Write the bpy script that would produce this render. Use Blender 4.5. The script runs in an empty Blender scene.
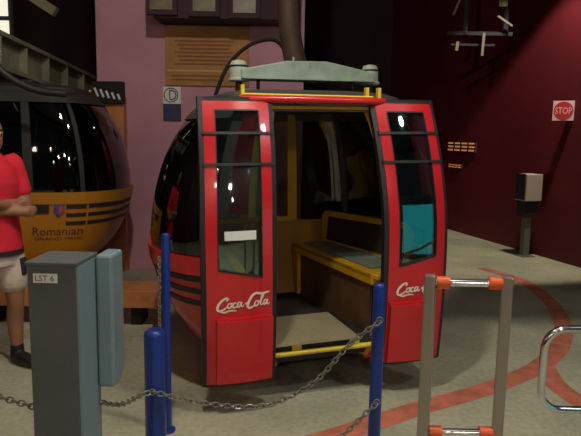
import bpy, math, random
from mathutils import Vector, Matrix
random.seed(7)
C = bpy.context.scene.collection
PI = math.pi
R = math.radians

# ------------------------------------------------------------------ materials
def mat(name, col, rough=0.5, metal=0.0, spec=0.5, var=0.0, scale=8.0, bump=0.0, coat=0.0):
    m = bpy.data.materials.new(name); m.use_nodes = True
    nt = m.node_tree; b = nt.nodes['Principled BSDF']
    b.inputs['Base Color'].default_value = (*col, 1)
    b.inputs['Roughness'].default_value = rough
    b.inputs['Metallic'].default_value = metal
    b.inputs['Specular IOR Level'].default_value = spec
    b.inputs['Coat Weight'].default_value = coat
    if var or bump:
        tc = nt.nodes.new('ShaderNodeTexCoord')
        n = nt.nodes.new('ShaderNodeTexNoise'); n.inputs['Scale'].default_value = scale
        n.inputs['Detail'].default_value = 6
        nt.links.new(tc.outputs['Object'], n.inputs['Vector'])
        if var:
            r = nt.nodes.new('ShaderNodeValToRGB')
            r.color_ramp.elements[0].position = 0.3; r.color_ramp.elements[1].position = 0.7
            r.color_ramp.elements[0].color = (*[c * (1 - var) for c in col], 1)
            r.color_ramp.elements[1].color = (*[min(1, c * (1 + var)) for c in col], 1)
            nt.links.new(n.outputs['Fac'], r.inputs['Fac'])
            nt.links.new(r.outputs['Color'], b.inputs['Base Color'])
        if bump:
            bp = nt.nodes.new('ShaderNodeBump'); bp.inputs['Strength'].default_value = bump
            bp.inputs['Distance'].default_value = 0.01
            nt.links.new(n.outputs['Fac'], bp.inputs['Height'])
            nt.links.new(bp.outputs['Normal'], b.inputs['Normal'])
    return m

def glass(name, tint, gcol=(1, 1, 1), f=0.06):
    m = bpy.data.materials.new(name); m.use_nodes = True
    nt = m.node_tree; nt.nodes.clear()
    o = nt.nodes.new('ShaderNodeOutputMaterial')
    t = nt.nodes.new('ShaderNodeBsdfTransparent'); t.inputs['Color'].default_value = (*tint, 1)
    g = nt.nodes.new('ShaderNodeBsdfGlossy'); g.inputs['Color'].default_value = (*gcol, 1)
    g.inputs['Roughness'].default_value = 0.03
    fr = nt.nodes.new('ShaderNodeFresnel'); fr.inputs['IOR'].default_value = 1.5
    ad = nt.nodes.new('ShaderNodeMath'); ad.operation = 'ADD'; ad.inputs[1].default_value = f
    ad.use_clamp = True
    mx = nt.nodes.new('ShaderNodeMixShader')
    nt.links.new(fr.outputs[0], ad.inputs[0]); nt.links.new(ad.outputs[0], mx.inputs[0])
    nt.links.new(t.outputs[0], mx.inputs[1]); nt.links.new(g.outputs[0], mx.inputs[2])
    nt.links.new(mx.outputs[0], o.inputs[0])
    return m

def emit(name, col, s):
    m = bpy.data.materials.new(name); m.use_nodes = True
    b = m.node_tree.nodes['Principled BSDF']
    b.inputs['Base Color'].default_value = (*[min(1, c) * .5 for c in col], 1)
    b.inputs['Emission Color'].default_value = (*col, 1)
    b.inputs['Emission Strength'].default_value = s
    return m

def floor_mat():
    m = mat('concrete', (0.4, 0.36, 0.27), 0.75)
    nt = m.node_tree; b = nt.nodes['Principled BSDF']
    tc = nt.nodes.new('ShaderNodeTexCoord')
    n1 = nt.nodes.new('ShaderNodeTexNoise'); n1.inputs['Scale'].default_value = 1.3; n1.inputs['Detail'].default_value = 8
    n2 = nt.nodes.new('ShaderNodeTexNoise'); n2.inputs['Scale'].default_value = 28; n2.inputs['Detail'].default_value = 4
    nt.links.new(tc.outputs['Object'], n1.inputs[0]); nt.links.new(tc.outputs['Object'], n2.inputs[0])
    r1 = nt.nodes.new('ShaderNodeValToRGB')
    r1.color_ramp.elements[0].position = .32; r1.color_ramp.elements[0].color = (0.30, 0.30, 0.21, 1)
    r1.color_ramp.elements[1].position = .68; r1.color_ramp.elements[1].color = (0.48, 0.46, 0.33, 1)
    r2 = nt.nodes.new('ShaderNodeValToRGB')
    r2.color_ramp.elements[0].position = .3; r2.color_ramp.elements[0].color = (0.78, 0.78, 0.78, 1)
    r2.color_ramp.elements[1].position = .6; r2.color_ramp.elements[1].color = (1, 1, 1, 1)
    mx = nt.nodes.new('ShaderNodeMixRGB'); mx.blend_type = 'MULTIPLY'; mx.inputs[0].default_value = 1
    nt.links.new(n1.outputs['Fac'], r1.inputs[0]); nt.links.new(n2.outputs['Fac'], r2.inputs[0])
    nt.links.new(r1.outputs[0], mx.inputs[1]); nt.links.new(r2.outputs[0], mx.inputs[2])
    nt.links.new(mx.outputs[0], b.inputs['Base Color'])
    return m

M = dict(
    floor=floor_mat(),
    marking=mat('faded_red_paint', (0.50, 0.15, 0.09), 0.7, var=.3, scale=9),
    redwall=mat('dark_red_wall', (0.115, 0.005, 0.012), 0.6, var=.15, scale=2),
    pink=mat('mauve_plaster', (0.54, 0.27, 0.35), 0.85, var=.12, scale=1.5),
    darkwall=mat('dark_wall', (0.03, 0.014, 0.015), 0.8, var=.3, scale=1),
    ceil=mat('dark_ceiling', (0.03, 0.025, 0.03), 0.9),
    red=mat('gondola_red', (0.55, 0.012, 0.018), 0.28, coat=.4),
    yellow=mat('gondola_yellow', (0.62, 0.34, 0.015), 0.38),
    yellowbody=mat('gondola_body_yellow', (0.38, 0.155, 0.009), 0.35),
    brightyellow=mat('rail_yellow', (0.75, 0.55, 0.03), 0.4),
    lining=mat('inner_lining_ochre', (0.34, 0.17, 0.02), 0.45),
    rubber=mat('black_rubber', (0.012, 0.012, 0.013), 0.55),
    darkgrey=mat('dark_grey_rim', (0.06, 0.06, 0.055), 0.5),
    roof=mat('roof_shell', (0.05, 0.045, 0.04), 0.5),
    beam=mat('beam_grey_green', (0.36, 0.46, 0.38), 0.55, var=.15, scale=12),
    damper=mat('damper_pale', (0.45, 0.50, 0.40), 0.5),
    arm=mat('hanger_brown', (0.055, 0.03, 0.018), 0.6, var=.3, scale=5),
    pad=mat('seat_pad_grey', (0.16, 0.19, 0.14), 0.8),
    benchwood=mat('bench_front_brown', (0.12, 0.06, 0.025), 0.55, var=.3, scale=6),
    backpanel=mat('backrest_dark', (0.035, 0.02, 0.018), 0.6),
    plate=mat('tread_plate', (0.42, 0.36, 0.23), 0.45, metal=.35),
    under=mat('underframe', (0.02, 0.018, 0.018), 0.7),
    logo=mat('logo_white', (0.8, 0.74, 0.66), 0.5),
    white=mat('sticker_white', (0.75, 0.76, 0.72), 0.6),
    ink=mat('ink_dark', (0.03, 0.025, 0.03), 0.6),
    inkbrown=mat('ink_brown', (0.05, 0.015, 0.01), 0.6),
    navy=mat('sign_navy', (0.02, 0.025, 0.09), 0.5),
    crestblue=mat('crest_blue', (0.05, 0.06, 0.25), 0.5),
    crestred=mat('crest_red', (0.5, 0.04, 0.05), 0.5),
    blue=mat('bollard_blue', (0.005, 0.030, 0.22), 0.35, coat=.3),
    steelbox=mat('anodised_grey', (0.105, 0.12, 0.12), 0.55, metal=.2, var=.1, scale=4),
    alu=mat('aluminium_bluegrey', (0.20, 0.29, 0.33), 0.5, metal=.2, var=.08, scale=5),
    steel=mat('brushed_steel', (0.40, 0.36, 0.31), 0.33, metal=.75),
    chrome=mat('chrome', (0.75, 0.76, 0.80), 0.12, metal=1),
    chain=mat('galvanised_chain', (0.24, 0.23, 0.20), 0.4, metal=.6),
    orange=mat('orange_plastic', (0.70, 0.10, 0.02), 0.4),
    signred=mat('sign_red', (0.55, 0.02, 0.025), 0.5),
    signwhite=mat('sign_white', (0.75, 0.55, 0.52), 0.5),
    phonebox=mat('box_cream', (0.50, 0.42, 0.32), 0.6),
    phonefront=mat('box_front_dark', (0.03, 0.025, 0.03), 0.4),
    postgrey=mat('post_olive_grey', (0.16, 0.14, 0.09), 0.6),
    board=mat('board_ochre', (0.42, 0.20, 0.07), 0.8, var=.15, scale=4),
    boardtext=mat('board_text', (0.25, 0.10, 0.04), 0.8),
    boardpale=mat('board_pale_strip', (0.55, 0.33, 0.14), 0.8),
    soffit=mat('soffit_plum', (0.05, 0.018, 0.03), 0.8),
    boxpane=mat('box_pane_olive', (0.15, 0.125, 0.06), 0.4, var=.3, scale=7),
    girder=mat('girder_olive', (0.15, 0.15, 0.10), 0.6, var=.25, scale=4),
    girderdark=mat('girder_dark', (0.010, 0.009, 0.009), 0.8),
    strut=mat('strut_pale', (0.15, 0.13, 0.08), 0.6),
    wood=mat('bench_orange_wood', (0.52, 0.20, 0.07), 0.6, var=.2, scale=5),
    plank=mat('plank_greyish', (0.38, 0.38, 0.25), 0.7, var=.2, scale=6),
    hose=mat('hose_brown', (0.12, 0.03, 0.02), 0.5),
    skin=mat('skin', (0.30, 0.135, 0.075), 0.55, var=.08, scale=10),
    hair=mat('hair_black', (0.012, 0.009, 0.008), 0.6),
    shirt=mat('shirt_red', (0.62, 0.012, 0.03), 0.85, var=.12, scale=9),
    shorts=mat('shorts_white', (0.55, 0.47, 0.40), 0.85, var=.1, scale=8),
    shortsdark=mat('shorts_black', (0.015, 0.013, 0.015), 0.8),
    shoe=mat('shoe_black', (0.012, 0.012, 0.014), 0.5),
    eye=mat('eye_white', (0.7, 0.68, 0.64), 0.3),
    lip=mat('lip', (0.36, 0.12, 0.09), 0.5),
    gdoor=glass('door_glass', (0.72, 0.82, 0.84), (0.75, 1.0, 1.0), .10),
    gwin=glass('cabin_glass', (0.30, 0.32, 0.27), (1, 1, 1), .05),
    gdark=glass('dark_cabin_glass', (0.10, 0.09, 0.09), (1, 1, 1), .05),
    lampmetal=mat('lamp_metal', (0.2, 0.2, 0.2), 0.5),
    bulbwarm=emit('bulb_warm', (1.0, 0.62, 0.30), 140),
    bulbwhite=emit('bulb_white', (1.0, 0.88, 0.8), 60),
    bulbcool=emit('bulb_cool', (0.8, 0.95, 1.0), 130),
    warmslat=emit('warm_light', (1.0, 0.36, 0.12), 0.35),
    litpane=emit('lit_pane', (1.0, 0.97, 0.78), 0.75),
    teal=emit('teal_glow', (0.04, 0.62, 0.66), .55),
)

# ------------------------------------------------------------------ mesh builder
class MB:
    def __init__(s): s.v = []; s.f = []
    def add(s, vs, fs):
        n = len(s.v); s.v += [tuple(p) for p in vs]; s.f += [tuple(i + n for i in q) for q in fs]; return s
    def box(s, c, d, rz=0, ry=0, rx=0):
        m = Matrix.Rotation(rz, 3, 'Z') @ Matrix.Rotation(ry, 3, 'Y') @ Matrix.Rotation(rx, 3, 'X')
        vs = [Vector(c) + m @ Vector((x * d[0] / 2, y * d[1] / 2, z * d[2] / 2)) for z in (-1, 1) for y in (-1, 1) for x in (-1, 1)]
        return s.add(vs, [(0, 2, 3, 1), (4, 5, 7, 6), (0, 1, 5, 4), (2, 6, 7, 3), (0, 4, 6, 2), (1, 3, 7, 5)])
    def tube(s, pts, r, n=12, caps=True, closed=False):
        pts = [Vector(p) for p in pts]; k = len(pts)
        rs = r if isinstance(r, (list, tuple)) else [r] * k
        vs = []; prev = None
        for i, p in enumerate(pts):
            if closed: t = pts[(i + 1) % k] - pts[i - 1]
            else: t = pts[min(i + 1, k - 1)] - pts[max(i - 1, 0)]
            t.normalize()
            if prev is None:
                a = Vector((0, 0, 1)) if abs(t.z) < .9 else Vector((1, 0, 0))
                x = t.cross(a).normalized()
            else:
                x = (prev - t * prev.dot(t)).normalized()
            prev = x; y = t.cross(x)
            for j in range(n):
                a = 2 * PI * j / n
                vs.append(p + (x * math.cos(a) + y * math.sin(a)) * rs[i])
        fs = []
        for i in range(k if closed else k - 1):
            i2 = (i + 1) % k
            for j in range(n):
                j2 = (j + 1) % n
                fs.append((i * n + j, i * n + j2, i2 * n + j2, i2 * n + j))
        if caps and not closed:
            fs.append(tuple(range(n - 1, -1, -1))); fs.append(tuple((k - 1) * n + j for j in range(n)))
        return s.add(vs, fs)
    def lathe(s, prof, c=(0, 0, 0), n=24):
        vs = []; k = len(prof)
        for r, z in prof:
            for j in range(n):
                a = 2 * PI * j / n; vs.append((c[0] + r * math.cos(a), c[1] + r * math.sin(a), c[2] + z))
        fs = [(i * n + j, i * n + (j + 1) % n, (i + 1) * n + (j + 1) % n, (i + 1) * n + j) for i in range(k - 1) for j in range(n)]
        fs.append(tuple(range(n - 1, -1, -1))); fs.append(tuple((k - 1) * n + j for j in range(n)))
        return s.add(vs, fs)
    def prism(s, poly, f0, f1):
        k = len(poly)
        vs = [f0(*p) for p in poly] + [f1(*p) for p in poly]
        fs = [tuple(range(k - 1, -1, -1)), tuple(range(k, 2 * k))] + [(i, (i + 1) % k, k + (i + 1) % k, k + i) for i in range(k)]
        return s.add(vs, fs)
    def panel(s, F, s0, s1, w0, w1, off, th, ns=8, nw=10):
        """closed curved slab over surface F(s, w, offset); w0/w1 may be functions of s"""
        g0 = w0 if callable(w0) else (lambda q: w0); g1 = w1 if callable(w1) else (lambda q: w1)
        vs = []
        for o in (off, off - th):
            for i in range(ns + 1):
                q = s0 + (s1 - s0) * i / ns
                for j in range(nw + 1):
                    w = g0(q) + (g1(q) - g0(q)) * j / nw
                    vs.append(F(q, w, o))
        N = (ns + 1) * (nw + 1); id_ = lambda i, j, l: l * N + i * (nw + 1) + j
        fs = []
        for i in range(ns):
            for j in range(nw):
                fs.append((id_(i, j, 0), id_(i + 1, j, 0), id_(i + 1, j + 1, 0), id_(i, j + 1, 0)))
                fs.append((id_(i, j, 1), id_(i, j + 1, 1), id_(i + 1, j + 1, 1), id_(i + 1, j, 1)))
        for i in range(ns):
            fs.append((id_(i, 0, 0), id_(i, 0, 1), id_(i + 1, 0, 1), id_(i + 1, 0, 0)))
            fs.append((id_(i, nw, 0), id_(i + 1, nw, 0), id_(i + 1, nw, 1), id_(i, nw, 1)))
        for j in range(nw):
            fs.append((id_(0, j, 0), id_(0, j + 1, 0), id_(0, j + 1, 1), id_(0, j, 1)))
            fs.append((id_(ns, j, 0), id_(ns, j, 1), id_(ns, j + 1, 1), id_(ns, j + 1, 0)))
        return s.add(vs, fs)
    def build(s, name, m, parent=None, smooth=False, bevel=0, fix=True, loc=None, rz=0):
        me = bpy.data.meshes.new(name); me.from_pydata(s.v, [], s.f)
        if fix:
            import bmesh
            b = bmesh.new(); b.from_mesh(me); bmesh.ops.recalc_face_normals(b, faces=b.faces); b.to_mesh(me); b.free()
        me.materials.append(m)
        o = bpy.data.objects.new(name, me); C.objects.link(o)
        if parent: o.parent = parent
        if loc: o.location = loc
        o.rotation_euler = (0, 0, rz)
        if smooth:
            me.shade_smooth() if smooth is True and False else None
            for p in me.polygons: p.use_smooth = True
            md = o.modifiers.new('split', 'EDGE_SPLIT'); md.split_angle = R(40)
        if bevel:
            md = o.modifiers.new('bevel', 'BEVEL'); md.width = bevel; md.segments = 2; md.limit_method = 'ANGLE'
        return o

def empty(name, loc=(0, 0, 0), rz=0):
    o = bpy.data.objects.new(name, None); C.objects.link(o)
    o.location = loc; o.rotation_euler = (0, 0, rz); o.empty_display_size = .1
    return o
def tag(o, label, cat, group=None):
    o['label'] = label; o['category'] = cat
    if group: o['group'] = group
    return o
def struct(o):
    o['kind'] = 'structure'; return o

def smoothpath(P, k=6):
    out = []
    n = len(P)
    for i in range(n - 1):
        p0, p1, p2, p3 = P[max(i - 1, 0)], P[i], P[i + 1], P[min(i + 2, n - 1)]
        for j in range(k):
            t = j / k
            out.append(tuple(.5 * (2 * b + (c - a) * t + (2 * a - 5 * b + 4 * c - d) * t * t + (-a + 3 * b - 3 * c + d) * t ** 3)
                             for a, b, c, d in zip(p0, p1, p2, p3)))
    out.append(tuple(P[-1]))
    return out

def text_mesh(txt, shear=0.0):
    """flat glyph outlines of the built-in font as (verts2d, faces)"""
    cu = bpy.data.curves.new('glyphs', 'FONT'); cu.body = txt; cu.shear = shear; cu.resolution_u = 2
    o = bpy.data.objects.new('glyphs', cu); C.objects.link(o)
    bpy.context.view_layer.update()
    me = bpy.data.meshes.new_from_object(o.evaluated_get(bpy.context.evaluated_depsgraph_get()))
    vs = [(v.co.x, v.co.y) for v in me.vertices]; fs = [tuple(p.vertices) for p in me.polygons]
    bpy.data.objects.remove(o); bpy.data.meshes.remove(me); bpy.data.curves.remove(cu)
    x0 = min(v[0] for v in vs); x1 = max(v[0] for v in vs); y0 = min(v[1] for v in vs); y1 = max(v[1] for v in vs)
    return [((x - x0) / (x1 - x0), (y - y0) / (y1 - y0)) for x, y in vs], fs
def lettering(txt, f, name, m, parent, shear=0.0):
    vs, fs = text_mesh(txt, shear)
    return MB().add([f(x, y) for x, y in vs], fs).build(name, m, parent, fix=False)

# ------------------------------------------------------------------ setting
fl = MB().box((0, 6, -.05), (16, 20, .1)).build('floor', M['floor']); struct(fl)
struct(MB().box((0, 6, 5.75), (16, 20, .1)).build('ceiling', M['ceil']))
struct(MB().box((0, 13.0, 2.85), (14, .2, 5.7)).build('wall_back', M['darkwall']))
struct(MB().box((-6.6, 6, 2.85), (.2, 18, 5.7)).build('wall_left', M['darkwall']))
# red wall runs along the line through (2.74,10.58) and (3.67,7.41)
wd = Vector((3.6714 - 2.7402, 7.4117 - 10.5808, 0)).normalized(); wn = Vector((-wd.y, wd.x, 0))  # wn points right/away
wang = math.atan2(wd.y, wd.x)
wc = Vector((3.6714, 7.4117, 0)) + wd * 1.0 + wn * .1
struct(MB().box((wc.x, wc.y, 2.85), (14, .2, 5.7), rz=wang).build('wall_right', M['redwall']))
def onwall(y, out=0.0, z=0.0):
    t = (y - 7.4117) / wd.y
    p = Vector((3.6714, 7.4117, 0)) + wd * t - wn * out
    return Vector((p.x, p.y, z))
# mauve pier in the middle
PW = 6.95
struct(MB().box((-1.05, PW + .25, 2.85), (2.34, .5, 5.7)).build('wall_middle', M['pink']))

# painted loop on the floor (flat paint, 2 mm)
def marking(pts, w):
    P = smoothpath(pts, 8); L = []; Rr = []
    for i, p in enumerate(P):
        a = Vector(P[max(i - 1, 0)]); b = Vector(P[min(i + 1, len(P) - 1)]); t = (b - a).normalized(); n = Vector((-t.y, t.x))
        L.append(Vector(p) + n * w / 2); Rr.append(Vector(p) - n * w / 2)
    mb = MB(); k = len(P)
    vs = [(p.x, p.y, z) for z in (.002, .0005) for p in L + Rr]
    fs = []
    for i in range(k - 1):
        fs.append((i, i + 1, k + i + 1, k + i)); fs.append((2 * k + i, 3 * k + i, 3 * k + i + 1, 2 * k + i + 1))
    mb.add(vs, fs); return mb
MKA = [(-0.180, 2.780), (0.232, 3.023), (0.528, 3.215), (0.792, 3.389), (1.151, 3.599), (1.442, 3.797), (1.794, 4.091), (2.135, 4.539), (2.419, 5.139), (2.602, 5.865), (2.637, 6.706), (2.366, 7.308)]
MKB = [(1.824, 4.092), (1.774, 3.844), (1.776, 3.654), (1.832, 3.443), (2.043, 3.284)]
mk = marking(MKA, .15)
mk2 = marking(MKB, .15)
mk.add([(x, y, z + .0004) for x, y, z in mk2.v], mk2.f)
struct(mk.build('trim_1', M['marking']))

# ------------------------------------------------------------------ gondola cabins
def interp(tab, w):
    if w <= tab[0][0]: return tab[0][1]
    n = len(tab)
    for i in range(n - 1):
        if w <= tab[i + 1][0]:
            x0, x1 = tab[i][0], tab[i + 1][0]; t = (w - x0) / (x1 - x0)
            y = [tab[max(i - 1, 0)], tab[i], tab[i + 1], tab[min(i + 2, n - 1)]]
            m0 = (y[2][1] - y[0][1]) / (y[2][0] - y[0][0]); m1 = (y[3][1] - y[1][1]) / (y[3][0] - y[1][0])
            h = x1 - x0
            return (2 * t ** 3 - 3 * t * t + 1) * y[1][1] + (t ** 3 - 2 * t * t + t) * h * m0 + (-2 * t ** 3 + 3 * t * t) * y[2][1] + (t ** 3 - t * t) * h * m1
    return tab[-1][1]
TA = [(.16, .55), (.3, .66), (.5, .735), (.8, .785), (1.1, .78), (1.4, .735), (1.6, .675), (1.75, .60), (1.84, .53)]
TB = [(.16, .56), (.3, .63), (.5, .675), (.8, .70), (1.1, .70), (1.4, .665), (1.6, .62), (1.75, .57), (1.84, .53)]
TBU = [(.16, .0), (.3, .06), (.5, .13), (.75, .18), (.95, .20), (1.2, .19), (1.45, .165), (1.65, .12), (1.78, .07), (1.84, .04)]
NE = 5.0; TM = .5 ** (1 / NE)
def side(k):
    def F(t, w, off=0.0):
        a = interp(TA, w) + off; b = interp(TB, w) + off
        e = (max(0, 1 - abs(t) ** NE)) ** (1 / NE)
        bu = interp(TBU, w) * max(0, 1 - (t / TM) ** 2)
        return {'L': (-a * e - bu, -t * b, w), 'R': (a * e + bu, t * b, w), 'F': (t * a, -b * e, w), 'B': (-t * a, b * e, w)}[k]
    return F
TD = [(.2, -.715), (.35, -.735), (.6, -.755), (.9, -.765), (1.2, -.75), (1.5, -.69), (1.7, -.625), (1.8, -.585)]

def door(root, sgn, centre, redm, logo=True, sticker=False, off=0.0):
    HW = .188
    def Fd(q, w, o=0.0):          # q in 0..1 across the leaf, 0 = outer (jamb) edge when sgn=-1
        q2 = q if sgn < 0 else 1 - q
        k = 1.0
        u = centre + ((q2 - .5) * 2 * HW) * k - sgn * 0.0 - ((.035 if sgn > 0 else -.025) * max(0, (w - 1.1) / .7))
        return (u, interp(TD, w) - off - o - .02 * (1 - (2 * q - 1) ** 2), w)
    sill = lambda q: .865 - .05 * (q - .2) / .62
    A_, B_, T_ = .165, .84, 1.745
    ft = MB()
    ft.panel(Fd, 0, A_, .2, 1.79, .0, .03, 3, 24)
    ft.panel(Fd, B_, 1, .2, 1.79, .0, .03, 3, 24)
    ft.panel(Fd, A_, B_, T_, 1.79, .0, .03, 5, 3)
    ft.panel(Fd, A_, B_, .2, sill, .0, .03, 5, 12)
    d = ft.build('door', redm, root, smooth=True)
    d['label'] = 'open sliding door with red frame and dark window' if logo else 'closed yellow door leaf with dark window'
    g = MB()
    g.panel(Fd, -.065, .02, .185, 1.815, -.004, .04, 2, 24); g.panel(Fd, .98, 1.075, .185, 1.815, -.004, .04, 2, 24)
    g.panel(Fd, -.065, 1.075, 1.782, 1.815, -.006, .04, 5, 2); g.panel(Fd, -.065, 1.075, .185, .21, -.006, .04, 5, 2)
    g.build('door_gasket', M['rubber'], d, smooth=True)
    MB().panel(Fd, A_ - .01, B_ + .01, lambda q: sill(q) - .01, T_ + .01, -.012, .006, 5, 20).build('door_window', M['gdoor'], d, smooth=True)
    e = MB()
    e.panel(Fd, A_, A_ + .014, sill, T_, .003, .02, 1, 20); e.panel(Fd, B_ - .014, B_, sill, T_, .003, .02, 1, 20)
    e.panel(Fd, A_, B_, T_ - .008, T_, .003, .02, 4, 1); e.panel(Fd, A_, B_, sill, lambda q: sill(q) + .010, .003, .02, 4, 1)
    e.build('window_seal', M['rubber'], d, smooth=True)
    for w in (1.615, 1.445):
        MB().panel(Fd, -.02, 1.03, w - .007, w + .007, .010, .03, 6, 2).build('window_bar', M['rubber'], d, smooth=True)
    lp = MB().panel(Fd, .13, .985, .215, .585, .042, .042, 6, 6)
    lp.panel(Fd, .13, .985, .585, .600, .024, .03, 6, 2)
    o = lp.build('lower_panel', redm, d, smooth=True, bevel=.004)
    if sticker:
        MB().panel(Fd, .27, .74, 1.035, 1.085, .004, .003, 4, 2).build('sticker', M['white'], d)['label'] = 'blank white sticker on door glass'
    if logo:
        x0, x1 = (.13, .95); y0, y1 = .632, .735
        def mp(x, y, o=.0045):
            q = x0 + (x1 - x0) * x
            if sgn > 0: q = 1 - q
            # the script rises a little to the right
            return Fd(q, y0 + (y1 - y0) * y, o)
        S = []   # (points, widths)
        def st(pts, wmin, wmax): S.append((pts, wmin, wmax))
        st([(.20, .62), (.235, .74), (.20, .80), (.12, .68), (.045, .42), (.03, .18), (.08, .10), (.16, .20), (.22, .34)], .012, .032)      # C
        st([(.06, .10), (.15, .01), (.28, .10), (.40, .06)], .008, .022)                                                                   # tail under
        st([(.30, .46), (.255, .50), (.225, .36), (.245, .25), (.285, .28), (.305, .42), (.28, .49), (.33, .52)], .010, .022)               # o
        st([(.40, .47), (.365, .53), (.33, .40), (.335, .27), (.38, .26), (.42, .36)], .010, .022)                                         # c
        st([(.49, .50), (.445, .54), (.42, .38), (.435, .27), (.475, .36), (.50, .54), (.49, .33), (.52, .28), (.55, .38)], .010, .022)     # a
        S[:] = [([(x * .92, y) for x, y in p], a, b) for p, a, b in S]
        st([(.525, .42), (.548, .435), (.572, .45)], .022, .026)                                                                                           # hyphen
        st([(.995, .98), (.86, .90), (.74, .97), (.66, .84), (.60, .55), (.575, .30), (.60, .17), (.67, .22), (.72, .34)], .012, .034)      # C
        st([(.72, .97), (.80, .92), (.89, .93), (.96, .99)], .012, .028)
        st([(.775, .48), (.735, .52), (.705, .38), (.72, .26), (.76, .28), (.785, .44), (.76, .51), (.80, .52)], .010, .022)               # o
        st([(.80, .40), (.855, .66), (.88, .84), (.86, .88), (.835, .70), (.82, .36), (.84, .27), (.87, .36)], .009, .020)                 # l
        st([(.945, .50), (.905, .54), (.88, .38), (.895, .27), (.93, .36), (.955, .54), (.945, .33), (.97, .27), (.995, .36)], .010, .022)  # a
        mb = MB(); asp = (x1 - x0) * .376 / (y1 - y0)
        for pts, a, b in S:
            P = smoothpath(pts, 5); k = len(P); vs = []
            for i, p in enumerate(P):
                q0, q1 = P[max(i - 1, 0)], P[min(i + 1, k - 1)]
                tx, ty = (q1[0] - q0[0]) * asp, q1[1] - q0[1]; l = math.hypot(tx, ty) or 1
                nx, ny = -ty / l, tx / l
                wd_ = (a + (b - a) * math.sin(PI * min(1, max(0, i / (k - 1)))) ** .7) * .72 * asp
                for sg in (-1, 1): vs.append(mp(p[0] + sg * nx * wd_ / asp, p[1] + sg * ny * wd_))
            mb.add(vs, [(2 * i, 2 * i + 1, 2 * i + 3, 2 * i + 2) for i in range(k - 1)])
        mb.build('logo', M['logo'], d, fix=False)['label'] = 'white flowing script lettering on the red door'
    return d

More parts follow.
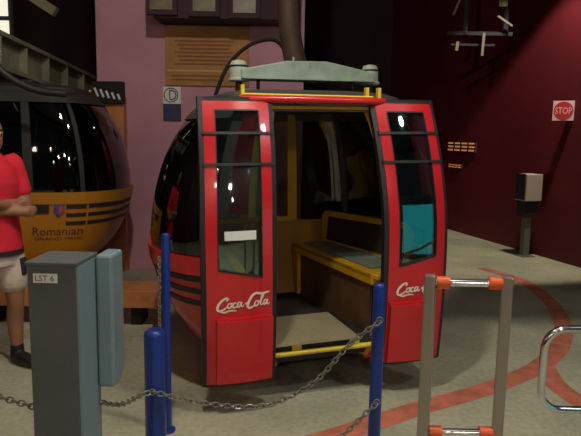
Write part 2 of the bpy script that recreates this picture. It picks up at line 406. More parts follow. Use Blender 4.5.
def cabin(name, loc, rz, bodym, sill_m, glassm, opened, fm, arm=True):
    root = empty(name, loc, rz)
    if arm: root.rotation_euler = (0, R(-1.0), rz)
    FL, FR, FF, FB = side('L'), side('R'), side('F'), side('B')
    W0, W1, WT = .18, .80, 1.76
    DO = .40                       # half door opening in units of t on the front side
    # lower body
    b = MB()
    for F in (FL, FR, FB): b.panel(F, -TM, TM, W0, W1, 0, .025, 22, 14)
    b.panel(FF, -TM, -DO / .74, W0, W1, 0, .025, 8, 14); b.panel(FF, DO / .74, TM, W0, W1, 0, .025, 8, 14)
    body = b.build('lower_body', bodym, root, smooth=True)
    for k, F in (('L', FL), ('R', FR), ('B', FB)):
        for w in (.775, .70, .625):
            if k == 'B': MB().panel(F, .67, TM, w - .016, w + .016, .006, .012, 10, 2).build('groove', M['rubber'], body, smooth=True)
            else: MB().panel(F, -.98 * TM, .98 * TM, w - .016, w + .016, .006, .012, 20, 2).build('groove', M['rubber'], body, smooth=True)
    # bumper band at the waist
    b = MB()
    for F in (FL, FR): b.panel(F, -TM, TM, .80, .905, .012, .022, 20, 3)
    b.panel(FB, -TM, TM, .80, .905, .012, .022, 20, 3)
    b.build('waist_band', bodym, root, smooth=True)
    # inner lining of the lower walls
    b = MB()
    for F in (FL, FR, FB): b.panel(F, -TM, TM, .30, .91, -.04, .02, 20, 8)
    b.build('inner_lining', M['lining'], root, smooth=True)
    # posts, sills and header around the windows
    fr = MB(); hd = MB()
    for F in (FL, FR, FB): fr.panel(F, -TM, TM, .862, .90, -.008, .035, 20, 2); hd.panel(F, -TM, TM, 1.70, 1.785, .002, .03, 20, 3)
    hd.panel(FF, -TM, TM, 1.74, 1.80, -.004, .03, 16, 3); fr.panel(FF, -TM, TM, 1.752, 1.768, .002, .01, 16, 2)
    for t in (-.27, .27): fr.panel(FB, t - .052, t + .052, .88, 1.75, -.008, .035, 2, 16)
    for F in (FB,):
        for t in (-TM * 1.0, TM * .95): hd.panel(F, t, t + .05 * TM, .88, 1.75, -.012, .03, 2, 16)
    for s in (-1, 1):
        fr.panel(FF, s * DO / .74 - .02, s * DO / .74 + .02, .20, 1.79, -.01, .05, 2, 20)
    frame = fr.build('window_frame', fm, root, smooth=True)
    hd.build('roof_rim', M['roof'] if arm else M['under'], root, smooth=True)
    # glass
    for F in (FL, FR): MB().panel(F, -TM, TM, .87, 1.75, -.012, .006, 22, 18).build('window', glassm, root, smooth=True)
    for t0, t1 in ((-TM, -.30), (-.245, .245), (.30, TM)):
        MB().panel(FB, t0, t1, .87, 1.75, -.016, .006, 10, 18).build('window', glassm, root, smooth=True)
    # fixed red and yellow strips of the front wall, seen through the door glass
    for s in (-1,) if opened else ():
        p = MB(); p.panel(FF, s * .685 - .065, s * .685 + .065, 1.17, 1.75, .035, .02, 2, 18)
        fp = p.build('front_post', bodym, root, smooth=True)
        p = MB(); p.panel(FF, s * .595 - .026, s * .595 + .026, 1.15, 1.75, .036, .02, 2, 18)
        p.build('edge_strip', M['brightyellow'], fp, smooth=True)
    # roof
    vs = []; n = 64; rings = [(1.755, .575, .555, 0), (1.80, .585, .565, 0), (1.835, .57, .55, 0), (1.862, .50, .48, 0), (1.878, .36, .34, 0), (1.884, .12, .12, 0)]
    for z, a, bb, _ in rings:
        for j in range(n):
            th = 2 * PI * j / n; c, s_ = math.cos(th), math.sin(th)
            e = (abs(c) ** 5 + abs(s_) ** 5) ** (-1 / 5)
            vs.append((a * c * e * 1.04, bb * s_ * e, z))
    fs = [(i * n + j, i * n + (j + 1) % n, (i + 1) * n + (j + 1) % n, (i + 1) * n + j) for i in range(len(rings) - 1) for j in range(n)]
    fs.append(tuple((len(rings) - 1) * n + j for j in range(n))); fs.append(tuple(range(n - 1, -1, -1)))
    MB().add(vs, fs).build('roof', M['roof'] if arm else M['under'], root, smooth=True)
    # floor with diamond tread and underframe
    f = MB().box((0, .0, .318), (1.16, 1.26, .024)).build('cabin_floor', M['under'], root)
    t = MB().box((-.13, -.41, .366), (.66, .52, .016)).build('tread_plate', M['plate'], root)
    r_ = MB()
    for i in range(20):
        for j in range(16):
            r_.box((-.44 + i * .0325, -.652 + j * .0325, .3745), (.022, .006, .004), rz=R(45 if (i + j) % 2 else -45))
    r_.build('tread', M['plate'], t)
    MB().box((-.13, -.40, .344), (.60, .46, .03)).build('plate_support', M['under'], t)
    u = MB().box((0, 0, .255), (1.02, 1.12, .10)).build('underframe', M['under'], root, bevel=.03)
    # sill rail and brackets below the doorway
    r_ = MB().tube([(-.52, -.645, .30), (.52, -.645, .30)], .016, 10).build('sill_rail', M['brightyellow'], root, smooth=True)
    for x in (-.19, .19): MB().box((x, -.63, .33), (.06, .02, .055)).build('bracket', M['brightyellow'], r_)
    # benches along both ends
    for s, uf, ub in ((1, .315, .18), (-1, .43, .36)):
        vsz, fz = .73, .33
        front = lambda v, o=0.0: s * (uf + (ub - uf) * (v + .60) / 1.2 + o)
        poly = [(front(-.60, .03), -.64), (s * .56, -.62), (s * .70, 0), (s * .64, .56), (front(.60), .60), (front(-.58), -.58)]
        bench = MB().prism(poly, lambda x, y: (x, y, vsz - .028), lambda x, y: (x, y, vsz + .006)).build('bench', sill_m, root, bevel=.008)
        MB().prism([(front(-.60), -.60), (front(.60), .60), (front(.60, .055), .60), (front(-.60, .075), -.60)], lambda x, y: (x, y, vsz - .065), lambda x, y: (x, y, vsz + .012)).build('seat_edge', sill_m, bench, bevel=.006)
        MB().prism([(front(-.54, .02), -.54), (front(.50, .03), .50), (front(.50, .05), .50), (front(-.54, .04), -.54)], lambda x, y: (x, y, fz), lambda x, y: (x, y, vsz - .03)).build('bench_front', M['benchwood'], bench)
        MB().prism([(front(.52, .01), .52), (front(.60, .01), .60), (front(.60, .08), .60), (front(.52, .08), .52)], lambda x, y: (x, y, fz), lambda x, y: (x, y, vsz - .03)).build('bench_leg', sill_m, bench)
        poly = [(front(-.46, .078), -.46), (s * .60, -.44), (s * .58, .1), (s * .46, .50), (front(.52, .058), .52)]
        MB().prism(poly, lambda x, y: (x, y, vsz + .004), lambda x, y: (x, y, vsz + .020)).build('seat_pad', M['pad'], bench, bevel=.006)
        kb = (ub + .24, uf + .33)
        bk = lambda v, o=0.0: s * (kb[0] + (kb[1] - kb[0]) * (.60 - v) / 1.1 + o)
        MB().prism([(-.48, .735), (.58, .735), (.58, .95), (.53, .995), (-.40, 1.02), (-.48, .96)], lambda y, z: (bk(y), y, z), lambda y, z: (bk(y, .04), y, z)).build('backrest', sill_m, bench, bevel=.008)
        MB().prism([(-.44, .775), (.50, .765), (.47, .955), (-.42, .985)], lambda y, z: (bk(y, -.008), y, z), lambda y, z: (bk(y, .01), y, z)).build('back_panel', M['backpanel'], bench, bevel=.004)
    MB().panel(FB, -.245, .80, .88, .945, -.02, .035, 10, 2).build('rear_sill', sill_m, root, smooth=True)
    # doors
    if opened:
        door(root, -1, -.565, bodym, True, True); door(root, 1, .537, bodym, True)
    else:
        door(root, -1, -.20, bodym, False); door(root, 1, .20, bodym, False)
    # door guide rail along the roof front
    g = MB().tube([(-.51, -.57, 1.806), (-.1, -.60, 1.804), (.28, -.60, 1.802), (.38, -.58, 1.802)], .022, 12).build('guide_rail', bodym, root, smooth=True)
    for x in (-.49, .28, .36):
        MB().box((x, -.55, 1.84), (.02, .03, .09)).build('rail_bracket', M['brightyellow'], g)
    MB().tube([(-.50, -.575, 1.832), (.31, -.575, 1.828)], .006, 8).build('yellow_rod', M['brightyellow'], g, smooth=True)
    # suspension cross beam with rubber dampers, hanger arm
    if not arm:
        MB().box((.06, .0, 1.905), (.3, .16, .06)).build('cable_grip', M['under'], root, bevel=.02)
        return root, body, (FL, FR, FF, FB)
    bc, bl = .08, .468
    poly = [(bc - bl, 1.965), (bc + bl, 1.965), (bc + bl, 2.02), (bc + .12, 2.085), (bc - .16, 2.08), (bc - bl, 2.02)]
    bm_ = M['beam'] if arm else M['girder']; dm_ = M['damper'] if arm else M['girder']
    cb = MB().prism(poly, lambda x, z: (x, -.10, z), lambda x, z: (x, .06, z)).build('cross_beam', bm_, root, bevel=.008)
    fl_ = MB().box((bc, -.02, 1.965), (2 * bl, .20, .012)).box((bc - .12, -.102, 2.045), (.012, .006, .12)).box((bc - .0, -.102, 2.06), (.014, .008, .03))
    fl_.build('beam_flange', bm_, cb)
    for s in (-1, 1):
        x = bc + s * bl
        dm = MB().lathe([(.058, 1.945), (.07, 1.95), (.07, 1.96), (.058, 1.97), (.058, 2.05), (.052, 2.06), (.046, 2.075), (.02, 2.082)], (x, -.02, 0)).build('damper', dm_, cb, smooth=True)
        MB().lathe([(.059, 2.036), (.060, 2.04), (.060, 2.044), (.059, 2.048)], (x, -.02, 0)).build('damper_ring', M['rubber'], dm, smooth=True)
        MB().tube([(x, -.02, 1.86), (x, -.02, 1.95)], .022, 10).build('spring_pin', M['arm'], cb, smooth=True)
        MB().tube([(x - s * .13, -.02, 1.87), (x - s * .13, -.02, 1.965)], .012, 8).build('guide_pin', M['arm'], cb, smooth=True)
    P = smoothpath([(bc - .07, -.02, 2.04), (bc - .12, -.02, 2.3), (bc - .13, -.02, 2.6), (bc - .08, -.02, 3.0), (bc + .0, -.02, 3.4), (bc + .05, -.02, 3.7)], 6)
    MB().tube(P, [.075 - .02 * i / len(P) for i in range(len(P))], 14).build('hanger_arm', M['arm'], root, smooth=True)
    MB().box((bc + .05, -.02, 3.74), (.5, .18, .16)).build('cable_grip', M['girderdark'], root, bevel=.02)
    return root, body, (FL, FR, FF, FB)

CX, CY, CA = .042, 4.15, R(17.94)
red, redbody, FS = cabin('gondola_cabin', (CX, CY, 0), CA, M['red'], M['yellow'], M['gwin'], True, M['yellow'])
tag(red, 'large red open-doored gondola cabin with yellow bench hanging in the middle', 'gondola cabin')
# corner bumper at the back-left of the red cabin
bp = MB().panel(FS[0], -TM, -.55, .84, .93, .055, .05, 6, 3).build('corner_bumper', M['red'], red, smooth=True, bevel=.01)
MB().panel(FS[0], -TM, -.60, .56, .84, .045, .045, 6, 6).build('bumper_pad', M['rubber'], bp, smooth=True)

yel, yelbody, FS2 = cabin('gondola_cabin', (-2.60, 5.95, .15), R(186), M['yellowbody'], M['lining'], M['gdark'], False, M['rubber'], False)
tag(yel, 'yellow gondola cabin with dark windows behind the person in red', 'gondola cabin')
FBk = FS2[3]
tb = lambda x, y, w0, w1, t0, t1, o=.004: FBk(t0 + (t1 - t0) * x, w0 + (w1 - w0) * y, o)
# (seen from outside the back face, +t runs to the viewer's left after the half turn, so run t downwards)
lettering('Romanian', lambda x, y: tb(x, y, .515, .59, .30, .86), 'lettering', M['inkbrown'], yelbody)
lettering('GRAND PRIX', lambda x, y: tb(x, y, .47, .498, .32, .86), 'lettering', M['inkbrown'], yelbody)
cr = MB(); cr.add([tb(x, y, .69, .80, .53, .64, .02) for x, y in ((0, 1), (1, 1), (1, .45), (.5, 0), (0, .45))], [(0, 1, 2, 3, 4)])
cr = cr.build('crest', M['crestblue'], yelbody, fix=False); cr['label'] = 'small blue and red shield crest'
c2 = MB(); c2.add([tb(x, y, .69, .80, .53, .64, .022) for x, y in ((.45, .9), (.88, .9), (.88, .5), (.5, .12))], [(0, 1, 2, 3)])
c2.build('crest_field', M['crestred'], cr, fix=False)
MB().panel(FBk, -.06, .48, .72, .80, .016, .022, 12, 3).build('vent_slot', M['rubber'], yelbody, smooth=True, bevel=.01)

# ------------------------------------------------------------------ posts, chains, turnstiles
def bollard(loc, r, h, label):
    t = empty('bollard', loc)
    MB().lathe([(r, 0), (r, h - r * .55), (r * .93, h - r * .30), (r * .72, h - r * .10), (r * .4, h - .004), (r * .1, h)]).build('post', M['blue'], t, smooth=True)
    MB().lathe([(r * 1.9, 0), (r * 1.9, .012), (r * 1.05, .016)]).build('base_plate', M['blue'], t, smooth=True)
    tag(t, label, 'bollard'); return t
B1 = (-.63, 2.72); B2 = (.42, 2.72); B3 = (-.645, 3.06)
bl1 = bollard((*B1, 0), .050, .685, 'short thick blue bollard with domed top beside the grey cabinet post')
bl2 = bollard((*B2, 0), .030, .925, 'slim blue bollard standing in front of the cabin doorway')
bl3 = bollard((*B3, 0), .022, 1.085, 'tall thin blue post behind the short thick bollard')
for t, (x, y), zs, r in ((bl1, B1, (.40,), .050), (bl2, B2, (.76, .36), .030)):
    for z in zs:
        MB().tube([(.014 * math.cos(a) , -r - .012, z + .014 * math.sin(a)) for a in [2 * PI * i / 12 for i in range(12)]], .0035, 6, closed=True).build('eye_ring', M['chain'], t, smooth=True)

def chain(name, pts, label, link=.036, group=None):
    P = [Vector(p) for p in smoothpath(pts, 12)]
    d = [0]
    for i in range(1, len(P)): d.append(d[-1] + (P[i] - P[i - 1]).length)
    def at(s):
        for i in range(1, len(P)):
            if s <= d[i]:
                k = (s - d[i - 1]) / max(1e-9, d[i] - d[i - 1]); return P[i - 1].lerp(P[i], k)
        return P[-1].copy()
    pitch = link * .72; n = max(2, int(d[-1] / pitch)); mb = MB()
    for i in range(n):
        a, b = at(i * d[-1] / n), at((i + 1) * d[-1] / n)
        t = (b - a).normalized(); c = (a + b) / 2
        up = Vector((0, 0, 1)) if abs(t.z) < .9 else Vector((0, 1, 0))
        x = t.cross(up).normalized(); y = x.cross(t)
        ang = R(45) + (PI / 2) * (i % 2); s_ = x * math.cos(ang) + y * math.sin(ang)
        ring = []
        for j in range(14):
            q = 2 * PI * j / 14; ring.append(c + t * (link / 2 * math.cos(q)) + s_ * (link * .30 * math.sin(q)))
        mb.tube(ring, .0035, 6, closed=True)
    o = mb.build(name, M['chain'], smooth=False)
    return tag(o, label, 'chain', group)
y1 = B1[1] - .06
chain('chain', [(B1[0], y1, .40), (-.35, y1, .345), (-.1, y1 - .0, .345), (.12, y1 + 0, .46), (.28, y1 + .01, .64), (B2[0], B2[1] - .045, .755)],
      'grey chain sagging between the short and the slim blue bollards')
chain('chain', [(-.745, 2.27, .53), (-.71, 2.42, .45), (-.68, 2.60, .405), (B1[0] - .012, y1 - .004, .40)],
      'short grey chain from the cabinet post up to the thick blue bollard')
chain('chain', [(B1[0] + .03, y1 - .02, .06), (-.25, y1 - .04, .02), (.05, y1 - .04, .03), (.25, y1 - .02, .20), (B2[0] - .002, B2[1] - .045, .355)],
      'lower grey chain hanging from the slim blue bollard towards the floor')
chain('chain', [(-1.30, 2.3, .57), (-1.10, 2.27, .53), (-.945, 2.22, .515)], 'short grey chain at left of the grey cabinet post')
chain('chain', [(B3[0] - .031, B3[1] - .012, .96), (B3[0] - .033, B3[1] - .012, .75), (B3[0] - .034, B3[1] - .012, .56)], 'thin chain hanging straight down along the tall thin blue post', link=.024)

# grey cabinet post
t = empty('turnstile_cabinet', (-.85, 2.20, 0), R(-2))
bd = MB().box((0, 0, .56), (.178, .20, 1.12)).build('cabinet_body', M['steelbox'], t, bevel=.004)
MB().box((.0925, 0, .56), (.007, .198, 1.118)).build('side_plate', M['alu'], t)
MB().box((0, 0, 1.127), (.19, .21, .014)).build('top_cap', M['steelbox'], t, bevel=.003)
sp = MB()
poly = [(-.02, 1.20), (.115, 1.20), (.115, .62), (.06, .575), (-.02, .575)]
sp.prism([(y, z + (.09 if z < 1 else 0)) for y, z in poly], lambda y, z: (.098, y + .085, z - .07), lambda y, z: (.165, y + .085, z - .07))
sp.build('wing_panel', M['alu'], t, bevel=.012)
lb = MB().box((-.022, -.1015, 1.075), (.088, .003, .034)).build('name_plate', M['white'], t)
lettering('LST 6', lambda x, y: (-.058 + .068 * x, -.1038, 1.064 + .022 * y), 'plate_lettering', M['ink'], lb)
tag(t, 'grey metal turnstile cabinet post with small white plate at left', 'turnstile post')

# steel gate frame with orange-ended bars
t = empty('turnstile_gate', (.662, 2.16, 0), 0)
for x in (-.142, .142):
    p = MB().box((x, 0, .55), (.042, .042, 1.10), rz=R(-22)).build('gate_post', M['steel'], t, bevel=.007)
    MB().box((x, 0, .006), (.11, .11, .012)).build('base_plate', M['steel'], p, bevel=.003)
for z in (1.07, .485):
    b = MB().tube([(-.128, 0, z), (.128, 0, z)], .014, 14).build('cross_bar', M['chrome'], t, smooth=True)
    for s in (-1, 1):
        MB().tube([(s * .12, 0, z), (s * .073, 0, z)], .024, 16).build('end_collar', M['orange'], b, smooth=True)
tag(t, 'steel turnstile gate frame with orange-ended cross bars', 'turnstile gate')

# chrome loop rail
t = empty('loop_rail', (1.555, 2.75, 0))
rr = .10; x0, x1, z0, z1 = -.335, .9, .305, .71
loop = []
for cx, cz, a0 in ((x1 - rr, z1 - rr, 0), (x0 + rr, z1 - rr, 90), (x0 + rr, z0 + rr, 180), (x1 - rr, z0 + rr, 270)):
    for k in range(9):
        a = R(a0 + k * 90 / 8); loop.append((cx + rr * math.cos(a), 0, cz + rr * math.sin(a)))
MB().tube(loop, .0185, 14, closed=True).build('rail_loop', M['chrome'], t, smooth=True)
for x in (.2, .75): MB().tube([(x, .0, 0), (x, .0, .305)], .02, 12).build('rail_post', M['chrome'], t, smooth=True)
tag(t, 'chrome rounded loop guard rail at the right edge', 'guard rail')

# ------------------------------------------------------------------ right wall things
p = onwall(8.2, .22)
t = empty('payphone', (p.x, p.y, 0), wang)
# local: +x runs along the wall towards the camera, -y ... faces away from the wall
bx = MB().box((0, 0, .95), (.24, .25, .36)).build('phone_box', M['phonebox'], t, bevel=.008)
MB().box((0.0, -.137, .96), (.2, .006, .35)).build('front_panel', M['phonefront'], bx)
MB().box((0, .0, .65), (.16, .22, .22)).build('lower_box', M['phonefront'], t, bevel=.006)
MB().box((.0, .0, .38), (.09, .09, .76)).build('post', M['postgrey'], t, bevel=.004)
MB().box((.0, .0, .006), (.2, .2, .012)).build('base_plate', M['postgrey'], t)
tag(t, 'cream box phone on a post against the dark red wall', 'payphone')

p = onwall(7.82, .09, 1.965)
t = empty('stop_sign', p, R(-26))
# local x = along the wall (towards camera), local -y = out of the wall? (resolved by wn)
ys = -1
sb = MB().box((0, 0, 0), (.25, .012, .25)).build('sign_plate', M['signwhite'], t)
disc = [(.115 * math.cos(2 * PI * i / 40), .115 * math.sin(2 * PI * i / 40)) for i in range(40)]
MB().prism(disc, lambda x, z: (x, ys * .006, z), lambda x, z: (x, ys * .009, z)).build('red_disc', M['signred'], sb)
lettering('STOP', lambda x, y: (-.098 + .196 * x, ys * .0105, -.042 + .084 * y), 'sign_lettering', M['signwhite'], sb)
MB().box((.07, .07, 0), (.03, .12, .03), rz=R(-30)).build('bracket', M['postgrey'], t)
tag(t, 'square white sign with a red STOP disc on the red wall', 'sign')

# warm lit louvre lamps on the far part of the wall
def louvre(y, z, w, h, rows, label):
    p = onwall(y, .02, z); t = empty('louvre_light', p, wang)
    MB().box((0, .0, 0), (w, .03, h)).build('housing', M['soffit'], t)
    for i in range(rows):
        zz = -h / 2 + h * (i + .5) / rows
        for j in range(4):
            x = -w / 2 + w * (j + .5) / 4
            MB().box((x + .01 * (i % 2), -.018, zz), (w / 4 * .7, .006, h / rows * .45)).build('glowing_slat', M['warmslat'], t)
    tag(t, label, 'wall light', 'warm louvre lights on the far red wall')
louvre(10.15, 1.45, .85, .17, 3, 'upper warm orange louvre light glowing beside the right cabin door')
louvre(10.3, 1.12, .40, .07, 2, 'small lower warm orange louvre light glowing beside the right cabin door')

# ------------------------------------------------------------------ back things
W = PW - .005
t = empty('notice_board', (-.97, W, 2.46))
MB().box((0, -.012, 0), (.94, .024, .66)).build('board_panel', M['board'], t, bevel=.004)
for i in range(7): MB().box((-.03, -.026, .16 - i * .042), (.66 - .05 * (i % 3), .003, .018)).build('text_line', M['boardtext'], t)
MB().box((-.0, -.026, -.165), (.9, .003, .022)).build('pale_strip', M['boardpale'], t)
for i in range(2): MB().box((-.1, -.026, -.22 - i * .045), (.6, .003, .016)).build('text_line', M['boardtext'], t)
tag(t, 'ochre notice board with lines of text on the mauve wall', 'notice board')

t = empty('wall_sign', (-1.37, W, 1.93))
MB().box((0, -.008, .09), (.2, .016, .19)).build('letter_panel', M['white'], t)
MB().box((0, -.008, -.10), (.2, .016, .19)).build('lower_panel', M['navy'], t)
lettering('D', lambda x, y: (-.03 + .085 * x, -.0175, .035 + .115 * y), 'sign_lettering', M['ink'], t)
ring = [(-.01 + .078 * math.cos(2 * PI * i / 28), -.0175, .092 + .078 * math.sin(2 * PI * i / 28)) for i in range(28)]
MB().tube(ring, .006, 6, closed=True).build('letter_ring', M['ink'], t)
tag(t, 'small white and navy sign with letter D left of the cabin roof', 'sign')

struct(MB().box((-.72, PW - .2, 3.05), (1.52, .4, .50)).build('trim_2', M['soffit']))
for i, x in enumerate((-1.39, -.94, -.52)):
    t = empty('box_light', (x, PW - .4, 2.93 - .01 * i))
    MB().box((0, -.02, .04), (.33, .05, .30)).build('box_frame', M['soffit'], t, bevel=.006)
    MB().box((0, -.048, .05), (.24, .01, .22)).build('pane', M['boxpane'], t, bevel=.003)
    tag(t, ('leftmost', 'middle', 'rightmost')[i] + ' of three unlit olive box lights above the notice board', 'box light', 'box lights above the notice board')

# vent grille with white slats on a brown column, left of the mauve pier
t = empty('slatted_vent', (-2.02, 6.83, 0))
MB().box((.0, .05, 1.00), (.26, .12, 2.0)).build('column', M['wood'], t, bevel=.005)
MB().box((-.03, -.02, 2.03), (.34, .10, .24)).build('vent_box', M['girderdark'], t, bevel=.004)
for i in range(5): MB().box((-.15 + .062 * i, -.075, 2.03 - .012 * i), (.022, .012, .10 - .008 * i), ry=R(-22)).build('slat', M['white'], t)
tag(t, 'brown column with dark box and five white slats beside the mauve wall', 'vent')

# low wooden bench behind the cabinet post
t = empty('wooden_bench', (-1.87, 4.93, 0))
MB().box((0, 0, .245), (1.62, .34, .145)).build('seat_board', M['wood'], t, bevel=.006)
MB().box((.02, -.30, .025), (1.5, .16, .05)).build('foot_plank', M['plank'], t, bevel=.004)
for x in (-.6, 0, .6):
    MB().box((x, .02, .086), (.08, .26, .172)).build('leg', M['girderdark'], t)
    MB().box((x, -.165, .025), (.05, .13, .03)).build('plank_strut', M['girderdark'], t)
tag(t, 'low orange-brown wooden bench behind the grey cabinet post', 'bench')

# overhead girders
def girder(p0, p1, h, w, m, label, extra=True, cat='girder'):
    a, b = Vector(p0), Vector(p1); d = b - a; L = d.length
    t = empty('steel_girder', a, math.atan2(d.y, d.x)); el = -math.asin(d.z / L)
    mb = MB(); mb.box((0, 0, 0), (L, w, h * .12)); mb.v = []; mb.f = []
    def bar(c, dim):
        k = MB().box((0, 0, 0), dim); rm = Matrix.Rotation(el, 3, 'Y')
        mb.add([rm @ (Vector(v) + Vector(c)) for v in k.v], k.f)
    bar((L / 2, 0, h / 2), (L, w, h * .14)); bar((L / 2, 0, -h / 2), (L, w, h * .14)); bar((L / 2, 0, 0), (L, w * .22, h))
    if extra:
        for i in range(int(L / .5)): bar((.3 + i * .5, 0, 0), (.02, w * .9, h))
    mb.build('beam', m, t, bevel=.004)
    tag(t, label, cat); return t
girder((-2.72, 4.7, 2.36), (-2.62, 8.6, 2.08), .30, .22, M['girder'], 'olive grey steel girder overhead at the upper left')
t = empty('hanging_cable', (0, 0, 0))
MB().tube(smoothpath([(-2.50, 4.85, 5.7), (-2.50, 4.85, 2.6), (-2.46, 4.88, 2.28), (-2.33, 4.92, 2.06), (-2.1, 4.96, 1.93), (-1.85, 5.0, 1.90)], 6), .03, 10).build('cable', M['rubber'], t, smooth=True)
tag(t, 'thick black cable looping under the upper left girder', 'cable')
# lit window panes high at the left
t = empty('lit_panel', (-2.88, 6.15, 2.66))
MB().box((0, .03, .03), (.16, .05, .50)).build('panel_frame', M['girderdark'], t)
MB().box((-.0, 0, .14), (.10, .02, .17)).build('pane', M['litpane'], t)
MB().box((.01, 0, -.09), (.09, .02, .20)).build('pane', M['litpane'], t)
MB().tube([(0, .04, .27), (0, .04, 3.15)], .02, 8).build('hanger', M['girderdark'], t)
tag(t, 'bright white two-pane light panel at the upper left edge', 'light panel')
t = empty('ceiling_panel', (-2.52, 6.2, 2.86))
MB().box((0, 0, 0), (.34, .08, .09), ry=R(32)).build('panel', M['strut'], t)
MB().tube([(0, 0, .05), (0, 0, 2.80)], .012, 8).build('hanger', M['girderdark'], t)
tag(t, 'dim grey slanted panel hanging near the upper left corner', 'panel')

# dark machinery over the right half
mg = empty('strut_frame', (2.35, 8.4, 0))
MB().box((.2, .12, 3.02), (.9, .05, .05)).build('frame_beam', M['girderdark'], mg)
MB().tube([(.0, .12, 3.0), (.0, .12, 5.7)], .04, 8).tube([(.55, .12, 3.0), (.55, .12, 5.7)], .04, 8).build('frame_hanger', M['girderdark'], mg)
for c, d, ry in (((.50, 0, 3.17), (.24, .03, .025), 32), ((.22, 0, 2.86), (.035, .03, .30), 2), ((-.16, 0, 3.35), (.028, .03, .25), 20), ((-.13, 0, 2.83), (.04, .03, .12), 5), ((.46, 0, 3.42), (.11, .03, .12), 0)):
    MB().box(c, d, ry=R(ry)).build('pale_strut', M['strut'], mg)
MB().box((.1, .06, 2.86), (.6, .02, .03)).build('cross_strut', M['girderdark'], mg)
tag(mg, 'dark hanging frame with pale struts at the upper right', 'frame')

# hose looping down behind the cross beam
t = MB().tube(smoothpath([(-.62, 4.9, 1.9), (-.55, 4.9, 2.08), (-.46, 4.95, 2.22), (-.32, 5.0, 2.33), (-.15, 5.05, 2.36), (-.05, 5.1, 2.26)], 6), .016, 8).build('hose', M['girderdark'], None, smooth=True)
tag(t, 'thin dark hose arching behind the grey cross beam', 'hose')

# ------------------------------------------------------------------ person
def loft(rings, n=20):
    """rings: (centre, rx, ry) horizontal ellipses"""
    mb = MB(); vs = []
    for (c, rx, ry) in rings:
        for j in range(n):
            a = 2 * PI * j / n; vs.append((c[0] + rx * math.cos(a), c[1] + ry * math.sin(a), c[2]))
    k = len(rings)
    fs = [(i * n + j, i * n + (j + 1) % n, (i + 1) * n + (j + 1) % n, (i + 1) * n + j) for i in range(k - 1) for j in range(n)]
    fs.append(tuple(range(n - 1, -1, -1))); fs.append(tuple((k - 1) * n + j for j in range(n)))
    return mb.add(vs, fs)
def ball(mb, c, r, n=12):
    prof = []
    vs = []; k = 8; rr_ = r if isinstance(r, tuple) else (r, r, r)
    for i in range(1, k):
        ph = PI * i / k
        for j in range(n):
            a = 2 * PI * j / n
            vs.append((c[0] + rr_[0] * math.sin(ph) * math.cos(a), c[1] + rr_[1] * math.sin(ph) * math.sin(a), c[2] - rr_[2] * math.cos(ph)))
    vs.append((c[0], c[1], c[2] - rr_[2])); vs.append((c[0], c[1], c[2] + rr_[2])); m_ = (k - 1) * n
    fs = [(i * n + j, i * n + (j + 1) % n, (i + 1) * n + (j + 1) % n, (i + 1) * n + j) for i in range(k - 2) for j in range(n)]
    fs += [(m_, (j + 1) % n, j) for j in range(n)] + [(m_ + 1, (k - 2) * n + j, (k - 2) * n + (j + 1) % n) for j in range(n)]
    mb.add(vs, fs)
def limb(mb, pts, rs):
    P = smoothpath(pts, 5); q = smoothpath([(r,) for r in rs], 5)
    mb.tube(P, [r[0] for r in q], 14)
    ball(mb, pts[0], rs[0]); ball(mb, pts[-1], rs[-1])
def solid(mb, name, m, parent, vox, sm=4):
    me = bpy.data.meshes.new(name); me.from_pydata(mb.v, [], mb.f)
    import bmesh
    b = bmesh.new(); b.from_mesh(me); bmesh.ops.recalc_face_normals(b, faces=b.faces); b.to_mesh(me); b.free()
    me.materials.append(m)
    o = bpy.data.objects.new(name, me); C.objects.link(o); o.parent = parent
    r_ = o.modifiers.new('fuse', 'REMESH'); r_.mode = 'VOXEL'; r_.voxel_size = vox; r_.use_smooth_shade = True
    if sm:
        s_ = o.modifiers.new('soft', 'SMOOTH'); s_.factor = .5; s_.iterations = sm
    return o

per = empty('person', (-1.935, 3.86, 0), R(54))
tag(per, 'person in red polo shirt and white shorts with arms crossed at left', 'person')
# local: faces -y; x to the viewer's right (the person's left side)
Lsh, Rsh = (.155, .0, 1.375), (-.155, .0, 1.375)
b = MB()
b.add(*(lambda q: (q.v, q.f))(loft([((0, .0, .78), .15, .11), ((0, .0, .88), .168, .118), ((0, 0, 1.0), .145, .105), ((0, 0, 1.12), .155, .11), ((0, -.005, 1.26), .164, .114), ((0, 0, 1.36), .15, .095), ((0, .005, 1.42), .09, .07)])))
limb(b, [(0, .01, 1.38), (0, -.005, 1.47), (0, -.02, 1.53)], [.062, .055, .058])
ball(b, (0, -.01, 1.575), (.076, .094, .112), 20)                    # skull
ball(b, (0, -.045, 1.525), (.058, .062, .068), 16)                  # jaw
ball(b, (0, -.098, 1.487), (.024, .018, .018))                      # chin
limb(b, [(0, -.103, 1.575), (0, -.122, 1.542), (0, -.116, 1.534)], [.010, .015, .013])  # nose
for s in (-1, 1):
    ball(b, (s * .077, .0, 1.562), (.010, .020, .030))              # ear
    ball(b, (s * .030, -.088, 1.592), (.022, .014, .008))           # brow
    hip = (s * .088, 0, .84); knee = (s * .12, -.012, .455); ank = (s * .135, .02, .085)
    limb(b, [hip, (s * .104, -.01, .65), knee, (s * .13, .022, .31), ank], [.088, .078, .056, .054, .037])
    limb(b, [(s * .135, .03, .05), (s * .14, -.06, .045), (s * .148, -.15, .03)], [.038, .036, .028])
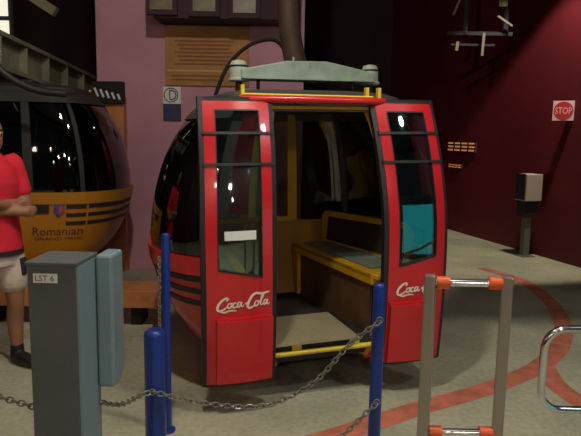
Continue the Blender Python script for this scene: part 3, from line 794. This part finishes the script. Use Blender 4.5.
# arms crossed: upper arms down, forearms across the chest
el_l, wr_l = (.200, -.04, 1.10), (-.05, -.175, 1.135)
el_r, wr_r = (-.205, -.04, 1.10), (.04, -.155, 1.085)
for sh, el, wr in ((Lsh, el_l, wr_l), (Rsh, el_r, wr_r)):
    limb(b, [sh, ((sh[0] + el[0]) / 2 + .008 * (1 if sh[0] > 0 else -1), -.015, 1.24), el], [.058, .050, .044])
    e, w_ = Vector(el), Vector(wr)
    limb(b, [el, tuple(e.lerp(w_, .35)), wr], [.044, .043, .030])
    d = (w_ - e).normalized(); up = Vector((0, 0, 1)); out = d.cross(up).normalized()
    if out.y > 0: out = -out
    pc = w_ + d * .05
    limb(b, [tuple(w_), tuple(w_ + d * .045), tuple(w_ + d * .085)], [.028, .034, .032])
    for k, (dz, ln) in enumerate(((.030, .072), (.010, .080), (-.010, .075), (-.030, .058))):
        base = w_ + d * .085 + up * dz
        limb(b, [tuple(base), tuple(base + d * ln * .5 - out * .006), tuple(base + d * ln * .85 - out * .030)], [.0105, .0098, .008])
    limb(b, [tuple(w_ + d * .02 + up * .026), tuple(w_ + d * .055 + up * .055), tuple(w_ + d * .085 + up * .066)], [.014, .012, .009])
body = solid(b, 'body', M['skin'], per, .0075, 3)
# face details
for s in (-1, 1):
    e = MB(); ball(e, (s * .030, -.093, 1.577), (.014, .010, .008)); e = e.build('eye', M['eye'], per, smooth=True)
    q = MB(); ball(q, (s * .030, -.1015, 1.577), (.006, .004, .006)); q.build('iris', M['hair'], e, smooth=True)
    MB().tube([(s * .014, -.104, 1.597), (s * .03, -.104, 1.602), (s * .046, -.096, 1.597)], .004, 6).build('eyebrow', M['hair'], per)
MB().tube([(-.024, -.104, 1.508), (0, -.110, 1.511), (.024, -.104, 1.508)], [.003, .006, .003], 8).build('mouth', M['lip'], per, smooth=True)
h = MB(); ball(h, (0, .012, 1.602), (.084, .096, .100), 20)
hb = MB()
ball(h, (0, .04, 1.56), (.078, .075, .09), 16)
hair = solid(h, 'hair', M['hair'], per, .008, 2)
# polo shirt
s_ = MB()
s_.add(*(lambda q: (q.v, q.f))(loft([((0, .0, .80), .185, .138), ((0, .0, .90), .182, .134), ((0, 0, 1.02), .168, .126), ((0, 0, 1.14), .165, .122), ((0, -.005, 1.26), .176, .128), ((0, 0, 1.36), .160, .108), ((0, .005, 1.435), .085, .075)], 24)))
for sg, sh, el in ((1, Lsh, el_l), (-1, Rsh, el_r)):
    m_ = Vector(sh).lerp(Vector(el), .62)
    limb(s_, [(sh[0] * .9, 0, 1.385), sh, (m_.x + .01 * sg, m_.y, m_.z)], [.060, .064, .060])
solid(s_, 'polo_shirt', M['shirt'], per, .009, 3)
k = MB().tube([(.062 * math.cos(a), -.002 + .060 * math.sin(a), 1.445 - .018 * math.sin(a) * -1) for a in [2 * PI * i / 20 for i in range(20)]], .012, 8, closed=True).build('collar', M['shirt'], per, smooth=True)
# shorts
q = MB()
q.add(*(lambda z: (z.v, z.f))(loft([((0, 0, .72), .172, .120), ((0, 0, .80), .178, .126), ((0, 0, .90), .170, .122)], 24)))
for s in (-1, 1): limb(q, [(s * .088, 0, .78), (s * .104, -.01, .66), (s * .112, -.01, .60)], [.102, .100, .098])
sh_ = solid(q, 'shorts', M['shorts'], per, .009, 3)
for s in (-1, 1):
    MB().box((s * .135, -.085, .70), (.055, .05, .12), rz=R(40 * s)).build('shorts_patch', M['shortsdark'], sh_, bevel=.01)
MB().add(*(lambda z: (z.v, z.f))(loft([((0, 0, .79), .190, .142), ((0, 0, .825), .190, .142)], 24))).build('waist_bag_strap', M['shortsdark'], per, smooth=True)
for s in (-1, 1):
    q = MB(); limb(q, [(s * .135, .035, .046), (s * .14, -.06, .048), (s * .15, -.165, .036)], [.046, .046, .036]); limb(q, [(s * .135, .025, .05), (s * .135, .022, .13)], [.048, .044])
    for i, v in enumerate(q.v): q.v[i] = (v[0], v[1], max(0.0, v[2]))
    solid(q, 'shoe', M['shoe'], per, .008, 1)

# ------------------------------------------------------------------ lamps of the station
def lamp(loc, energy, col, label, rad=.12, spot=None, bulb='bulbwhite', br=.05, tilt=(0, 0)):
    t = empty('ceiling_lamp', loc)
    MB().tube([(0, 0, .12), (0, 0, 5.70 - loc[2])], .012, 8).build('lamp_rod', M['lampmetal'], t)
    MB().lathe([(.05, .12), (.09, .11), (.20, .03), (.205, .02)]).build('lamp_shade', M['lampmetal'], t, smooth=True)
    q = MB(); ball(q, (0, 0, 0.0), br, 14); q.build('bulb', M[bulb], t, smooth=True)
    if energy:
        ld = bpy.data.lights.new('lamp_light', 'POINT'); ld.energy = energy; ld.color = col; ld.shadow_soft_size = rad
        lo = bpy.data.objects.new('lamp_light', ld); C.objects.link(lo); lo.parent = t; lo.location = (0, 0, -.12 - 0)
    return tag(t, label, 'lamp', 'station ceiling lamps')
lamp((-.45, 1.9, 4.7), 260, (1.0, .93, .78), 'ceiling lamp above the platform in front of the red cabin', rad=.10)
lamp((1.3, 1.9, 4.7), 180, (1.0, .93, .78), 'ceiling lamp above the platform in front of the right door', rad=.10)
lamp((3.6, 1.0, 4.7), 50, (.85, .95, 1.0), 'cool ceiling lamp by the red wall near the camera', bulb='bulbcool', br=.13)
small = [(-3.5, -2.0, 3.2), (-2.2, -3.2, 3.6), (-.8, -4.0, 3.3), (.9, -3.5, 3.6), (2.2, -2.5, 3.3), (-4.6, -.5, 3.5), (-5.4, 1.2, 3.2), (-4.2, 2.2, 3.6), (3.2, -4.2, 3.0), (-1.8, -6, 3.0)]
for i, p in enumerate(small):
    lamp(p, 70 if i in (2, 3, 4) else 5, (1, .82, .66), 'small warm hall lamp hanging behind the camera', bulb='bulbwarm' if i % 3 else 'bulbwhite', br=.045)
# lamp behind the added shadow-casting beam, its shade throws the light on the far floor
ld = lamp((3.2, 7.1, 4.6), 0, (1, 1, 1), 'ceiling lamp near the payphone by the red wall')
sl = bpy.data.lights.new('lamp_light', 'SPOT'); sl.energy = 420; sl.color = (1, .9, .72); sl.spot_size = R(58); sl.spot_blend = .25; sl.shadow_soft_size = .08
so = bpy.data.objects.new('lamp_light', sl); C.objects.link(so); so.parent = ld; so.location = (0, 0, -.12)
so.rotation_euler = Vector((-.7, 1.7, -4.6)).to_track_quat('-Z', 'Y').to_euler()
# unseen overhead beam, added to cast the dark band on the right floor
struct(MB().box((2.5, 3.22, 4.275), (4.5, .2, 2.85)).build('shadow_beam', M['soffit']))
# unseen teal glow box, added for its reflection in the right door
t = empty('teal_glow_box', (3.95, .75, 0), R(-42))
MB().box((0, 0, .95), (.6, 2.3, 1.9)).build('glow_box_body', M['girderdark'], t, bevel=.02)
MB().box((-.31, 0, .85), (.02, 2.1, 1.4)).build('glow_box_face', M['teal'], t)
tag(t, 'unseen teal glow box added to be mirrored in the right door', 'added glow')

# ------------------------------------------------------------------ world, camera, view
w = bpy.data.worlds.new('night'); bpy.context.scene.world = w; w.use_nodes = True
w.node_tree.nodes['Background'].inputs[0].default_value = (.5, .45, .55, 1)
w.node_tree.nodes['Background'].inputs[1].default_value = .03
cam = bpy.data.cameras.new('camera'); co = bpy.data.objects.new('camera', cam); C.objects.link(co)
cam.sensor_width = 36; cam.lens = 36 * 600 / 581; cam.clip_start = .05
pt, ro = R(7.9), R(1.0)
fw = Vector((0, math.cos(pt), -math.sin(pt))); r0 = Vector((1, 0, 0)); u0 = r0.cross(fw)
rv = r0 * math.cos(ro) + u0 * math.sin(ro); uv = u0 * math.cos(ro) - r0 * math.sin(ro)
mtx = Matrix((rv, uv, -fw)).transposed().to_4x4(); mtx.translation = (0, 0, 1.6)
co.matrix_world = mtx
sc = bpy.context.scene; sc.camera = co
sc.view_settings.view_transform = 'Standard'; sc.view_settings.look = 'None'
sc.view_settings.exposure = 0.0; sc.view_settings.gamma = 1.0; sc.view_settings.use_curve_mapping = False
sc.cycles.use_denoising = True
sc.cycles.max_bounces = 8; sc.cycles.transparent_max_bounces = 16
